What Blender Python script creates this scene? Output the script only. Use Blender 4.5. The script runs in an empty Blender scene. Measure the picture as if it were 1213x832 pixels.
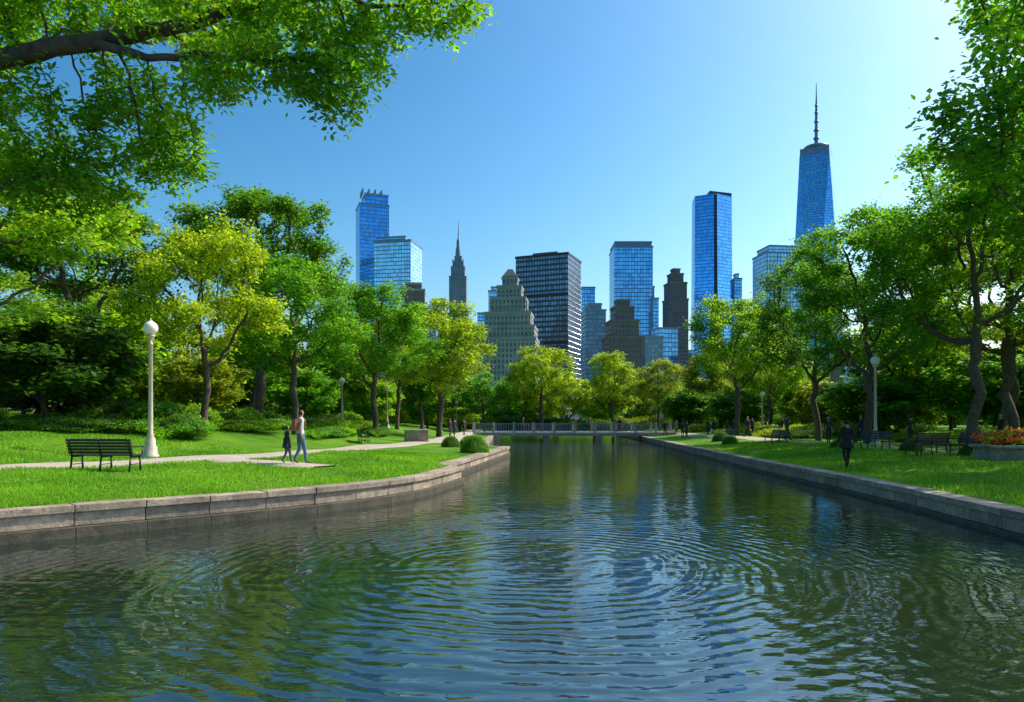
import bpy, math, random
import numpy as np
from mathutils import Vector
R_ = math.radians
scene = bpy.context.scene
rng = np.random.default_rng(7)
random.seed(7)
CAMZ = 2.15
SUN_AZ, SUN_EL = R_(66), R_(47)

# ------------------------------------------------------------------ materials
def new_mat(name):
    m = bpy.data.materials.new(name); m.use_nodes = True
    nt = m.node_tree; nt.nodes.clear()
    out = nt.nodes.new('ShaderNodeOutputMaterial')
    return m, nt, out
def N(nt, t, **kw):
    n = nt.nodes.new(t)
    for k, v in kw.items():
        if k in n.inputs: n.inputs[k].default_value = v
        else: setattr(n, k, v)
    return n
def math_(nt, op, a, b=None, c=None):
    n = nt.nodes.new('ShaderNodeMath'); n.operation = op
    for i, x in enumerate((a, b, c)):
        if x is None: continue
        if isinstance(x, (int, float)): n.inputs[i].default_value = x
        else: nt.links.new(x, n.inputs[i])
    return n.outputs[0]
def mixc(nt, f, a, b, mode='MIX'):
    n = nt.nodes.new('ShaderNodeMix'); n.data_type = 'RGBA'; n.blend_type = mode
    for i, x in ((0, f), (6, a), (7, b)):
        if isinstance(x, (int, float)): n.inputs[i].default_value = x
        elif isinstance(x, tuple): n.inputs[i].default_value = (*x[:3], 1)
        else: nt.links.new(x, n.inputs[i])
    return n.outputs[2]
def noise(nt, scale, detail=4, vec=None, rough=0.55):
    n = nt.nodes.new('ShaderNodeTexNoise'); n.inputs['Scale'].default_value = scale
    n.inputs['Detail'].default_value = detail; n.inputs['Roughness'].default_value = rough
    if vec is not None: nt.links.new(vec, n.inputs['Vector'])
    return n.outputs['Fac']
def ramp(nt, f, stops):
    n = nt.nodes.new('ShaderNodeValToRGB'); e = n.color_ramp.elements
    while len(e) < len(stops): e.new(0.5)
    for i, (p, c) in enumerate(stops):
        e[i].position = p; e[i].color = (*c, 1)
    nt.links.new(f, n.inputs[0]); return n.outputs[0]

def simple_mat(name, c1, c2=None, scale=3, rough=0.7, metallic=0.0, bump=0.0, bscale=30, coord='Object', island=0.0):
    m, nt, out = new_mat(name)
    p = N(nt, 'ShaderNodeBsdfPrincipled', Roughness=rough, Metallic=metallic)
    tc = N(nt, 'ShaderNodeTexCoord').outputs[coord]
    if c2 is None: c2 = tuple(x * 0.75 for x in c1)
    f = noise(nt, scale, 5, tc)
    c = ramp(nt, f, [(0.3, c2), (0.7, c1)])
    if island:
        gi = N(nt, 'ShaderNodeNewGeometry').outputs['Random Per Island']
        c = mixc(nt, 1.0, c, ramp(nt, gi, [(0, (1 - island,) * 3), (1, (1 + island * .6, 1 + island * .55, 1 + island * .45))]), 'MULTIPLY')
        st = noise(nt, 7, 6, tc, .7)
        c = mixc(nt, .7, c, ramp(nt, st, [(.35, (.45, .45, .42)), (.6, (1.1, 1.1, 1.1))]), 'MULTIPLY')
    nt.links.new(c, p.inputs['Base Color'])
    if bump:
        b = N(nt, 'ShaderNodeBump', Strength=1.0, Distance=bump)
        nt.links.new(noise(nt, bscale, 5, tc), b.inputs['Height']); nt.links.new(b.outputs[0], p.inputs['Normal'])
    nt.links.new(p.outputs[0], out.inputs[0]); return m

def leaf_mat(name, trans=0.5, nscale=0.6):
    m, nt, out = new_mat(name)
    oi = N(nt, 'ShaderNodeObjectInfo')
    at = N(nt, 'ShaderNodeAttribute', attribute_name='rnd')
    tc = N(nt, 'ShaderNodeTexCoord').outputs['Object']
    nz = noise(nt, nscale, 1, tc)
    hsv = N(nt, 'ShaderNodeHueSaturation')
    nt.links.new(oi.outputs['Color'], hsv.inputs['Color'])
    h = math_(nt, 'ADD', math_(nt, 'MULTIPLY', at.outputs['Fac'], 0.03), math_(nt, 'MULTIPLY', nz, -0.06))
    nt.links.new(math_(nt, 'ADD', h, 0.516), hsv.inputs['Hue'])
    v = math_(nt, 'MULTIPLY', math_(nt, 'ADD', math_(nt, 'MULTIPLY', at.outputs['Fac'], 0.9), 0.6),
              math_(nt, 'ADD', math_(nt, 'MULTIPLY', nz, 1.3), 0.4))
    nt.links.new(v, hsv.inputs['Value'])
    p = N(nt, 'ShaderNodeBsdfPrincipled', Roughness=0.5)
    p.inputs['Specular IOR Level'].default_value = 0.25
    nt.links.new(hsv.outputs[0], p.inputs['Base Color'])
    t = N(nt, 'ShaderNodeBsdfTranslucent')
    nt.links.new(mixc(nt, 1.0, hsv.outputs[0], (2.2, 1.95, 0.8), 'MULTIPLY'), t.inputs[0])
    mx = N(nt, 'ShaderNodeMixShader'); mx.inputs[0].default_value = trans
    nt.links.new(p.outputs[0], mx.inputs[1]); nt.links.new(t.outputs[0], mx.inputs[2])
    nt.links.new(mx.outputs[0], out.inputs[0]); return m

LEAF = leaf_mat('leaf_foliage')
BARK = simple_mat('bark', (0.13, 0.095, 0.065), (0.05, 0.037, 0.027), 6, 0.9, bump=0.02, bscale=14)
STONE = simple_mat('canal_stone', (0.44, 0.37, 0.28), (0.24, 0.2, 0.155), 2.2, 0.85, bump=0.014, bscale=18, island=.3)
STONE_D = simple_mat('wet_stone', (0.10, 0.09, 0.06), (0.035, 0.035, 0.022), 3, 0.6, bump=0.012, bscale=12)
PATH = simple_mat('path_paving', (0.44, 0.38, 0.31), (0.33, 0.29, 0.24), 1.2, 0.9, bump=0.004, bscale=40)
CREAM = simple_mat('lamp_paint', (0.55, 0.5, 0.4), (0.45, 0.4, 0.32), 5, 0.45)
IRON = simple_mat('black_iron', (0.02, 0.02, 0.022), (0.012, 0.012, 0.013), 8, 0.45)
WOODD = simple_mat('dark_wood', (0.045, 0.04, 0.035), (0.02, 0.018, 0.016), 9, 0.55)
GLOBE = simple_mat('globe_glass', (0.85, 0.83, 0.76), (0.8, 0.78, 0.72), 2, 0.25)
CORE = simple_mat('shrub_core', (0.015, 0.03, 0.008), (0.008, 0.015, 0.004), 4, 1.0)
CONC = simple_mat('concrete', (0.4, 0.38, 0.34), (0.28, 0.26, 0.24), 2, 0.85)

# ------------------------------------------------------------------ mesh helpers
def link(ob): scene.collection.objects.link(ob); return ob
def quad_mesh(name, V, F, mats, midx=None, smooth=None, rnd=None):
    me = bpy.data.meshes.new(name)
    V = np.ascontiguousarray(V, dtype=np.float32); F = np.ascontiguousarray(F, dtype=np.int32)
    me.vertices.add(len(V)); me.vertices.foreach_set('co', V.ravel())
    me.loops.add(F.size); me.loops.foreach_set('vertex_index', F.ravel())
    me.polygons.add(len(F))
    me.polygons.foreach_set('loop_start', np.arange(0, F.size, 4, dtype=np.int32))
    me.polygons.foreach_set('loop_total', np.full(len(F), 4, dtype=np.int32))
    if midx is not None: me.polygons.foreach_set('material_index', np.asarray(midx, dtype=np.int32))
    if smooth is not None: me.polygons.foreach_set('use_smooth', np.asarray(smooth, dtype=bool))
    if rnd is not None:
        a = me.attributes.new('rnd', 'FLOAT', 'FACE'); a.data.foreach_set('value', np.asarray(rnd, dtype=np.float32))
    for m in mats: me.materials.append(m)
    me.update(calc_edges=True); return me

class M:
    def __init__(s): s.v = []; s.f = []; s.m = []; s.sm = []; s.uv = []
    def face(s, idx, mat=0, smooth=False, uv=None):
        s.f.append(tuple(idx)); s.m.append(mat); s.sm.append(smooth); s.uv.append(uv or [(0, 0)] * len(idx))
    def box(s, c, d, mat=0, rz=0.0, rx=0.0):
        b = len(s.v); cx, sx = math.cos(rx), math.sin(rx); cz, sz = math.cos(rz), math.sin(rz)
        for k in (-.5, .5):
            for j in (-.5, .5):
                for i in (-.5, .5):
                    x, y, z = i * d[0], j * d[1], k * d[2]
                    y, z = y * cx - z * sx, y * sx + z * cx
                    x, y = x * cz - y * sz, x * sz + y * cz
                    s.v.append((c[0] + x, c[1] + y, c[2] + z))
        for q in ((0, 2, 3, 1), (4, 5, 7, 6), (0, 1, 5, 4), (2, 6, 7, 3), (0, 4, 6, 2), (1, 3, 7, 5)):
            s.face([b + i for i in q], mat)
    def hexa(s, bot, top, mat=0):
        b = len(s.v); s.v += [tuple(p) for p in bot] + [tuple(p) for p in top]
        for q in ((3, 2, 1, 0), (4, 5, 6, 7), (0, 1, 5, 4), (1, 2, 6, 5), (2, 3, 7, 6), (3, 0, 4, 7)):
            s.face([b + i for i in q], mat)
    def tube(s, p0, p1, r0, r1, n=8, mat=0, cap=True):
        p0 = Vector(p0); p1 = Vector(p1); d = (p1 - p0).normalized()
        a = d.orthogonal().normalized(); c = d.cross(a); b = len(s.v)
        for p, r in ((p0, r0), (p1, r1)):
            for i in range(n):
                t = 2 * math.pi * i / n; s.v.append(tuple(p + (a * math.cos(t) + c * math.sin(t)) * r))
        for i in range(n):
            j = (i + 1) % n; s.face((b + i, b + j, b + n + j, b + n + i), mat, True)
        if cap:
            s.face([b + i for i in range(n)][::-1], mat); s.face([b + n + i for i in range(n)], mat)
    def lathe(s, prof, c=(0, 0, 0), n=20, mat=0):
        b = len(s.v)
        for r, z in prof:
            for i in range(n):
                t = 2 * math.pi * i / n
                s.v.append((c[0] + max(r, 1e-4) * math.cos(t), c[1] + max(r, 1e-4) * math.sin(t), c[2] + z))
        for k in range(len(prof) - 1):
            for i in range(n):
                j = (i + 1) % n
                s.face((b + k * n + i, b + k * n + j, b + (k + 1) * n + j, b + (k + 1) * n + i), mat, True)
    def ball(s, c, r, mat=0, n=16, sc=(1, 1, 1)):
        b = len(s.v); k = n // 2
        for a in range(k + 1):
            ph = math.pi * a / k - math.pi / 2
            for i in range(n):
                t = 2 * math.pi * i / n; q = max(math.cos(ph), 1e-3)
                s.v.append((c[0] + r * sc[0] * q * math.cos(t), c[1] + r * sc[1] * q * math.sin(t), c[2] + r * sc[2] * math.sin(ph)))
        for a in range(k):
            for i in range(n):
                j = (i + 1) % n; s.face((b + a * n + i, b + a * n + j, b + (a + 1) * n + j, b + (a + 1) * n + i), mat, True)
    def prism(s, poly, z0, z1, mat=0, cap=1, top=None):
        n = len(poly); b = len(s.v); tp = top or poly
        s.v += [(x, y, z0) for x, y in poly] + [(x, y, z1) for x, y in tp]; u = 0.0
        for i in range(n):
            j = (i + 1) % n
            l = math.hypot(poly[j][0] - poly[i][0], poly[j][1] - poly[i][1])
            s.face((b + i, b + j, b + n + j, b + n + i), mat, False, [(u, z0), (u + l, z0), (u + l, z1), (u, z1)]); u += round(l / 3 + 1) * 3
        s.face([b + n + i for i in range(n)], cap)
    def mesh(s, name, mats):
        me = bpy.data.meshes.new(name); me.from_pydata(s.v, [], s.f)
        for m in mats: me.materials.append(m)
        me.polygons.foreach_set('material_index', s.m); me.polygons.foreach_set('use_smooth', s.sm)
        uv = me.uv_layers.new(name='UVMap')
        uv.data.foreach_set('uv', np.array([c for f in s.uv for p in f for c in p], dtype=np.float32))
        me.update(); return me
    def obj(s, name, mats, loc=(0, 0, 0), rz=0, bevel=0):
        ob = link(bpy.data.objects.new(name, s.mesh(name, mats))); ob.location = loc; ob.rotation_euler = (0, 0, rz)
        if bevel:
            bv = ob.modifiers.new('bevel', 'BEVEL'); bv.width = bevel; bv.segments = 2; bv.limit_method = 'ANGLE'
        return ob

# ------------------------------------------------------------------ terrain definition
LY = [-60, -10, 5, 9, 12.6, 14.6, 17.1, 20.3, 25.4, 25.9, 45.7, 47, 83, 118]
LX = [-45, -28, -16.5, -12.4, -9.0, -7.0, -4.3, -2.6, -1.7, -2.4, -0.1, -1.8, -2.2, -2.5]
RY = [-60, 5, 13, 17, 22, 30.4, 55, 83, 118]
RX = [9, 8.9, 9.3, 9.8, 10.2, 10.6, 12.6, 15, 17]
def xL(y):
    y = np.asarray(y, dtype=float); a = np.interp(y, LY, LX)
    s = np.mean([np.interp(y + o, LY, LX) for o in np.linspace(-1.5, 1.5, 13)], axis=0)
    return np.where(y < 23, s, a)
def xR(y): return np.interp(y, RY, RX)
PLY = [-60, 12, 17, 21.2, 24.3, 29, 34, 39.7, 52, 83, 120]
PLX = [-60, -24, -18.6, -15.1, -12.9, -10.5, -9.0, -7.8, -5.2, -5.5, -6]
def xP(y): return np.interp(y, PLY, PLX)
def sm(t): t = np.clip(t, 0, 1); return t * t * (3 - 2 * t)
def height(x, y):
    x = np.asarray(x, float); y = np.asarray(y, float)
    t = xL(y) - x; s = xP(y) - 2.3 - x
    hl = 0.56 + 0.2 * sm(t / 4) + 0.95 * sm(s / 8) + 1.5 * sm((s - 10) / 40) + 0.05 * np.sin(x * .9) * np.sin(y * .7 + 1)*sm(t/3)
    tr = x - xR(y)
    hr = 0.46 + 0.36 * sm(tr / 7) + 0.7 * sm((tr - 14) / 25) + 0.06 * np.sin(x * .8 + 2) * np.sin(y * .6)*sm(tr/3)
    return np.where(x < 0.5 * (xL(y) + xR(y)), hl, hr)
def hh(x, y): return float(height(x, y))

# ground sheet
rows = np.unique(np.concatenate([np.arange(-60, 5, 3.), np.arange(5, 50, .5), [25.4, 25.9, 45.7, 47], np.arange(50, 118, 1.5), [118, 118.4, 122, 130, 145, 170, 220, 300, 450, 700, 1100, 1800, 3000, 5000]]))
offs = np.concatenate([[0.3, .6, .9, 1.3], np.arange(1.8, 32, .75), [34, 38, 44, 52, 65, 85, 120, 180, 300, 600, 1200, 2500, 5000]])
G = []
for y in rows:
    a, b = float(xL(y)), float(xR(y)); xs = a - offs[::-1]; row = [(x, y, hh(x, y)) for x in xs]
    fz = -1.2 if y < 118.2 else 0.75
    row += [(a - .25, y, fz)] + [(a + (b - a) * k / 4, y, fz) for k in (1, 2, 3)] + [(b + .25, y, fz)]
    row += [(b + o, y, hh(b + o, y)) for o in offs]; G.append(row)
G = np.array(G); nr, nc = G.shape[:2]
idx = np.arange(nr * nc).reshape(nr, nc)
F = np.stack([idx[:-1, :-1], idx[:-1, 1:], idx[1:, 1:], idx[1:, :-1]], -1).reshape(-1, 4)
m, nt, out = new_mat('grass_ground')
p = N(nt, 'ShaderNodeBsdfPrincipled', Roughness=0.9)
p.inputs['Specular IOR Level'].default_value = 0.1
tc = N(nt, 'ShaderNodeTexCoord').outputs['Object']
c = ramp(nt, noise(nt, 0.45, 6, tc), [(0.3, (0.045, 0.13, 0.010)), (0.48, (0.09, 0.23, 0.014)), (0.7, (0.15, 0.29, 0.022))])
c = mixc(nt, 0.7, c, ramp(nt, noise(nt, 14, 5, tc, 0.75), [(0.3, (0.4, 0.45, 0.35)), (0.7, (1.4, 1.4, 1.2))]), 'MULTIPLY')
nt.links.new(c, p.inputs['Base Color'])
b = N(nt, 'ShaderNodeBump', Strength=1.0, Distance=0.05); nt.links.new(noise(nt, 22, 6, tc, 0.7), b.inputs['Height'])
nt.links.new(b.outputs[0], p.inputs['Normal']); nt.links.new(p.outputs[0], out.inputs[0])
link(bpy.data.objects.new('ground', quad_mesh('ground', G.reshape(-1, 3), F, [m], smooth=np.ones(len(F), bool))))

# draped paths
def drape(name, pts, hw, mat, lift=0.035):
    pts = np.array(pts, float); seg = np.r_[0, np.cumsum(np.hypot(*np.diff(pts, axis=0).T))]
    s = np.linspace(0, seg[-1], int(seg[-1] / .5) + 2)
    P = np.stack([np.interp(s, seg, pts[:, 0]), np.interp(s, seg, pts[:, 1])], 1)
    for _ in range(6): P[1:-1] = (P[:-2] + P[1:-1] * 2 + P[2:]) / 4
    T = np.gradient(P, axis=0); T /= np.linalg.norm(T, axis=1)[:, None]; Nn = np.stack([-T[:, 1], T[:, 0]], 1)
    k = 9; o = np.linspace(-1, 1, k)
    hwv = np.interp(s, seg, hw) if hasattr(hw, '__len__') else np.full(len(s), hw)
    Q = P[:, None] + Nn[:, None] * (o[None, :, None] * hwv[:, None, None])
    z = height(Q[..., 0], Q[..., 1]) + lift
    z[:, 0] -= .08; z[:, -1] -= .08
    V = np.concatenate([Q, z[..., None]], -1).reshape(-1, 3)
    ix = np.arange(len(s) * k).reshape(len(s), k)
    F = np.stack([ix[:-1, :-1], ix[1:, :-1], ix[1:, 1:], ix[:-1, 1:]], -1).reshape(-1, 4)[:, ::-1]
    link(bpy.data.objects.new(name, quad_mesh(name, V, F, [mat], smooth=np.ones(len(F), bool))))
drape('footpath', list(zip(PLX[1:], PLY[1:])), 1.5, PATH)
SPUR = [(-10.6, 26.5), (-9.3, 24.6), (-7.6, 23.1), (-5.9, 22.6)]
drape('paved_spur', SPUR, [.7, .8, .9, .75], PATH, 0.05)
PRX = [(23, 5), (20.5, 18), (19.2, 30), (19.5, 50), (20, 84), (19, 120)]
drape('footpath', PRX, 1.3, PATH)

# ------------------------------------------------------------------ water
m, nt, out = new_mat('pond_water')
p = N(nt, 'ShaderNodeBsdfPrincipled', Roughness=0.02, IOR=2.1)
tc = N(nt, 'ShaderNodeTexCoord').outputs['Object']
nt.links.new(ramp(nt, noise(nt, 0.12, 3, tc), [(0.35, (0.006, 0.020, 0.016)), (0.65, (0.020, 0.026, 0.010))]), p.inputs['Base Color'])
sep = N(nt, 'ShaderNodeSeparateXYZ'); nt.links.new(tc, sep.inputs[0])
wob = noise(nt, 0.55, 2, tc)
def rings(cx, cy, lam, amp, reach, wb):
    dx = math_(nt, 'SUBTRACT', sep.outputs[0], cx); dy = math_(nt, 'SUBTRACT', sep.outputs[1], cy)
    r = math_(nt, 'SQRT', math_(nt, 'ADD', math_(nt, 'MULTIPLY', dx, dx), math_(nt, 'MULTIPLY', dy, dy)))
    rw = math_(nt, 'ADD', r, math_(nt, 'MULTIPLY', wob, wb))
    v = math_(nt, 'MULTIPLY', math_(nt, 'SINE', math_(nt, 'MULTIPLY', rw, 2 * math.pi / lam)), amp)
    far = math_(nt, 'DIVIDE', 1.0, math_(nt, 'ADD', 1.0, math_(nt, 'POWER', math_(nt, 'MULTIPLY', r, 1 / reach), 3.0)))
    ns = nt.nodes.new('ShaderNodeMapRange'); ns.interpolation_type = 'SMOOTHSTEP'; nt.links.new(r, ns.inputs[0]); ns.inputs[1].default_value = .6; ns.inputs[2].default_value = 3.0
    return math_(nt, 'MULTIPLY', math_(nt, 'MULTIPLY', v, far), ns.outputs[0])
ring = math_(nt, 'ADD', rings(0.5, 10.8, .27, .0036, 7.0, .9), rings(-3.5, 15.5, .46, .0020, 8.0, 1.5))
ring = math_(nt, 'ADD', ring, rings(6.5, 8.0, .38, .0018, 7.0, 1.6))
ring = math_(nt, 'MULTIPLY', ring, math_(nt, 'ADD', 0.25, math_(nt, 'MULTIPLY', noise(nt, 0.45, 2, tc), 1.4)))
mp = N(nt, 'ShaderNodeMapping'); mp.inputs['Scale'].default_value = (0.5, 1.3, 1); nt.links.new(tc, mp.inputs[0])
n1 = math_(nt, 'MULTIPLY', noise(nt, 1.3, 2, mp.outputs[0], 0.5), 0.015)
n2 = math_(nt, 'MULTIPLY', noise(nt, 6.5, 2, mp.outputs[0], 0.5), 0.0055)
hgt = math_(nt, 'ADD', ring, math_(nt, 'ADD', n1, n2))
b = N(nt, 'ShaderNodeBump', Strength=1.0, Distance=1.0); nt.links.new(hgt, b.inputs['Height'])
nt.links.new(b.outputs[0], p.inputs['Normal']); nt.links.new(p.outputs[0], out.inputs[0])
w = M(); w.v = [(-60, -60, 0), (20, -60, 0), (20, 118.1, 0), (-60, 118.1, 0)]; w.face((0, 1, 2, 3))
w.obj('water', [m])

# ------------------------------------------------------------------ canal walls
def canal_wall(name, fx, side, z_top, y0=-20, y1=118):
    ys = np.arange(y0, y1, 0.1); P = np.stack([fx(ys), ys], 1)
    seg = np.r_[0, np.cumsum(np.hypot(*np.diff(P, axis=0).T))]
    s = np.arange(0, seg[-1], 1.25); Q = np.stack([np.interp(s, seg, P[:, 0]), np.interp(s, seg, P[:, 1])], 1)
    T = np.gradient(Q, axis=0); T /= np.linalg.norm(T, axis=1)[:, None]
    Nn = np.stack([-T[:, 1], T[:, 0]], 1) * side
    w = M()
    def blk(i, o0, o1, z0, z1, mat, gap):
        a, b = Q[i], Q[i + 1]; g = (b - a) / np.linalg.norm(b - a) * gap
        c = [a + Nn[i] * o0 + g, b + Nn[i + 1] * o0 - g, b + Nn[i + 1] * o1 - g, a + Nn[i] * o1 + g]
        if side < 0: c = c[::-1]
        w.hexa([(*q, z0) for q in c], [(*q, z1) for q in c], mat)
    for i in range(len(Q) - 1):
        dz = random.uniform(-.008, .008); do = random.uniform(-.01, .01)
        blk(i, -0.06 + do, 0.5, z_top - .14, z_top + dz, 0, 0.008)
        blk(i, 0.0 + do, 0.44, z_top - .40, z_top - .143, 0, 0.006)
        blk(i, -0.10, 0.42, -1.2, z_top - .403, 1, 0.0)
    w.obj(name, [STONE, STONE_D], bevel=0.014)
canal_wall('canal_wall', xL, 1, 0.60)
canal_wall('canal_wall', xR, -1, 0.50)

# ------------------------------------------------------------------ grass blades
def grass(n, ylo, yhi, side):
    y = ylo + (yhi - ylo) * rng.random(n) ** 1.5
    if side < 0:
        hi = xL(y) - .42; lo = np.maximum(xP(y) + 1.3, -0.76 * y - 1)
        hi2 = xP(y) - 1.7; lo2 = -0.76 * y - 1
        a = np.clip(hi - lo, 0.01, None); b = np.clip(hi2 - lo2, 0, 9)
        pick = rng.random(n) < a / (a + b); q = rng.random(n)
        x = np.where(pick, lo + a * q, hi2 - b * q)
    else:
        x = xR(y) + .42 + rng.random(n) * 8.0
    k = np.ones(n, bool)
    if side < 0:
        for i in range(3):
            a0 = np.array(SPUR[i]); b0 = np.array(SPUR[i + 1]); d = b0 - a0
            t = np.clip(((x - a0[0]) * d[0] + (y - a0[1]) * d[1]) / (d @ d), 0, 1)
            k &= np.hypot(x - a0[0] - t * d[0], y - a0[1] - t * d[1]) > .8
    x, y = x[k], y[k]; n = len(x); z = height(x, y) - .01
    a = rng.random(n) * 6.28; sc = (y / 16) ** .6
    wd = (.007 + .006 * rng.random(n)) * sc; h = (.04 + .06 * rng.random(n)) * (1 + .6 * np.sin(x * 1.7 + np.sin(y)) * np.sin(y * 1.3 + np.sin(x * .7)))
    lx, ly = rng.normal(0, .025, n), rng.normal(0, .025, n); ca, sa = np.cos(a) * wd, np.sin(a) * wd
    V = np.stack([np.stack([x - ca, y - sa, z], 1), np.stack([x + ca, y + sa, z], 1),
                  np.stack([x + ca * .3 + lx, y + sa * .3 + ly, z + h], 1), np.stack([x - ca * .3 + lx, y - sa * .3 + ly, z + h], 1)], 1)
    return V
V = np.concatenate([grass(130000, 10.5, 34, -1), grass(70000, 13, 50, 1)]).reshape(-1, 3)
F = np.arange(len(V)).reshape(-1, 4)
gm = quad_mesh('grass', V, F, [leaf_mat('grass_blades', 0.35, 0.35)], rnd=rng.random(len(F)))
g = link(bpy.data.objects.new('grass', gm)); g.color = (0.135, 0.31, 0.018, 1)

# ------------------------------------------------------------------ trees
def colonize(nodes, par, att, D, dk, iters, seed, up=0.0):
    r = np.random.default_rng(seed); nodes = [np.array(n, float) for n in nodes]; par = list(par)
    NA = np.array(nodes); dd = np.linalg.norm(att[:, None] - NA[None], axis=2); nn = dd.argmin(1); nd = dd.min(1)
    for it in range(iters):
        if len(att) == 0: break
        u, inv = np.unique(nn, return_inverse=True)
        base = np.array([nodes[i] for i in u]); dr = (att - base[inv]); dr /= (np.linalg.norm(dr, axis=1)[:, None] + 1e-9)
        S = np.zeros((len(u), 3)); np.add.at(S, inv, dr)
        S /= (np.linalg.norm(S, axis=1)[:, None] + 1e-9)
        S += r.normal(0, .22, S.shape); S[:, 2] += up; S /= (np.linalg.norm(S, axis=1)[:, None] + 1e-9)
        new = base + S * D; s0 = len(nodes)
        nodes += list(new); par += list(u)
        d2 = np.linalg.norm(att[:, None] - new[None], axis=2); mn = d2.min(1); am = d2.argmin(1) + s0
        better = mn < nd; nn = np.where(better, am, nn); nd = np.where(better, mn, nd)
        keep = nd > dk; att, nn, nd = att[keep], nn[keep], nd[keep]
        if len(nodes) > 9000: break
    return np.array(nodes), np.array(par)
def tree_mesh(name, nodes, par, trunkR, n_leaf, leaf, spread, seed, power=.5, maxc=5, minr=.008, leaf6=False, flat=.4, droop=0.0):
    r = np.random.default_rng(seed); n = len(nodes); cnt = np.zeros(n)
    haschild = np.zeros(n, bool); haschild[par[1:]] = True; cnt[~haschild] = 1
    for i in range(n - 1, 0, -1): cnt[par[i]] += cnt[i]
    rad = np.maximum(trunkR * (cnt / cnt.max()) ** power, minr)
    h = nodes[:, 2] - nodes[0, 2]; rad *= 1 + 0.5 * np.exp(-np.clip(h, 0, 50) / .35) * (cnt > cnt.max() * .8)
    d = np.zeros((n, 3)); d[1:] = nodes[1:] - nodes[par[1:]]; d[0] = d[1]
    d /= np.linalg.norm(d, axis=1)[:, None] + 1e-9
    main = np.full(n, -1); best = np.zeros(n)
    for i in range(1, n):
        if cnt[i] > best[par[i]]: best[par[i]] = cnt[i]; main[par[i]] = i
    ii = np.arange(1, n); pp = par[1:]; ism = main[pp] == ii
    d0 = np.where(ism[:, None], d[pp], d[ii]); r0 = np.where(ism, rad[pp], np.minimum(rad[ii] * 1.15, rad[pp])); ref = np.array([0.31, 0.87, 0.21])
    def ring(c, dd, rr, k):
        a = np.cross(dd, ref); a /= np.linalg.norm(a, axis=1)[:, None] + 1e-9; b = np.cross(dd, a)
        t = np.arange(k) * 2 * np.pi / k
        return c[:, None] + rr[:, None, None] * (a[:, None] * np.cos(t)[None, :, None] + b[:, None] * np.sin(t)[None, :, None])
    Vs, Fs, off = [], [], 0
    thick = rad[ii] > trunkR * .16
    for mask, k in ((thick, 10), (~thick, 4)):
        if not mask.any(): continue
        A = ring(nodes[pp][mask], d0[mask], r0[mask], k); B = ring(nodes[ii][mask], d[ii][mask], rad[ii][mask], k)
        W = np.concatenate([A, B], 1); q = len(W); base = off + np.arange(q)[:, None] * 2 * k; j = np.arange(k); j2 = (j + 1) % k
        f = np.stack([base + j, base + j2, base + k + j2, base + k + j], -1).reshape(-1, 4)
        Vs.append(W.reshape(-1, 3)); Fs.append(f); off += q * 2 * k
    nb = sum(len(f) for f in Fs)
    cand = np.where(cnt <= maxc)[0]; cand = cand[h[cand] > h.max() * .12] if h.max() > 3 else cand
    pk = cand[r.integers(0, len(cand), n_leaf)]
    c = nodes[pk] + r.normal(0, 1, (n_leaf, 3)) * np.array([spread, spread, spread * .6])
    c[:, 2] -= droop * np.abs(r.normal(0, 1, n_leaf))
    L = leaf * (.6 + .8 * r.random(n_leaf)); az = r.random(n_leaf) * 6.283
    ax = np.stack([np.cos(az), np.sin(az), r.normal(-.25, flat, n_leaf)], 1); ax /= np.linalg.norm(ax, axis=1)[:, None]
    nr_ = np.stack([r.normal(0, flat, n_leaf), r.normal(0, flat, n_leaf), np.ones(n_leaf)], 1)
    sd = np.cross(nr_, ax); sd /= np.linalg.norm(sd, axis=1)[:, None]; up = np.cross(ax, sd)
    L = L[:, None]
    if leaf6:
        tip = c + ax * L
        l1 = c + ax * L * .25 + sd * L * .2 + up * L * .05; l2 = c + ax * L * .65 + sd * L * .19 + up * L * .03
        r1 = c + ax * L * .25 - sd * L * .2 + up * L * .05; r2 = c + ax * L * .65 - sd * L * .19 + up * L * .03
        W = np.stack([c, l1, l2, tip, r2, r1], 1).reshape(-1, 3); bb = off + np.arange(n_leaf)[:, None] * 6
        lf = np.concatenate([bb + np.array([0, 1, 2, 3]), bb + np.array([0, 3, 4, 5])]); rr = np.tile(r.random(n_leaf), 2)
    else:
        W = np.stack([c, c + ax * L * .5 + sd * L * .36, c + ax * L - up * L * .12, c + ax * L * .5 - sd * L * .36], 1).reshape(-1, 3)
        lf = off + np.arange(n_leaf * 4).reshape(-1, 4); rr = r.random(n_leaf)
    Vs.append(W); Fs.append(lf); Fa = np.concatenate(Fs)
    mi = np.r_[np.zeros(nb, int), np.ones(len(lf), int)]
    return quad_mesh(name, np.concatenate(Vs), Fa, [BARK, LEAF], mi, smooth=mi == 0, rnd=np.r_[np.zeros(nb), rr])

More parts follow.
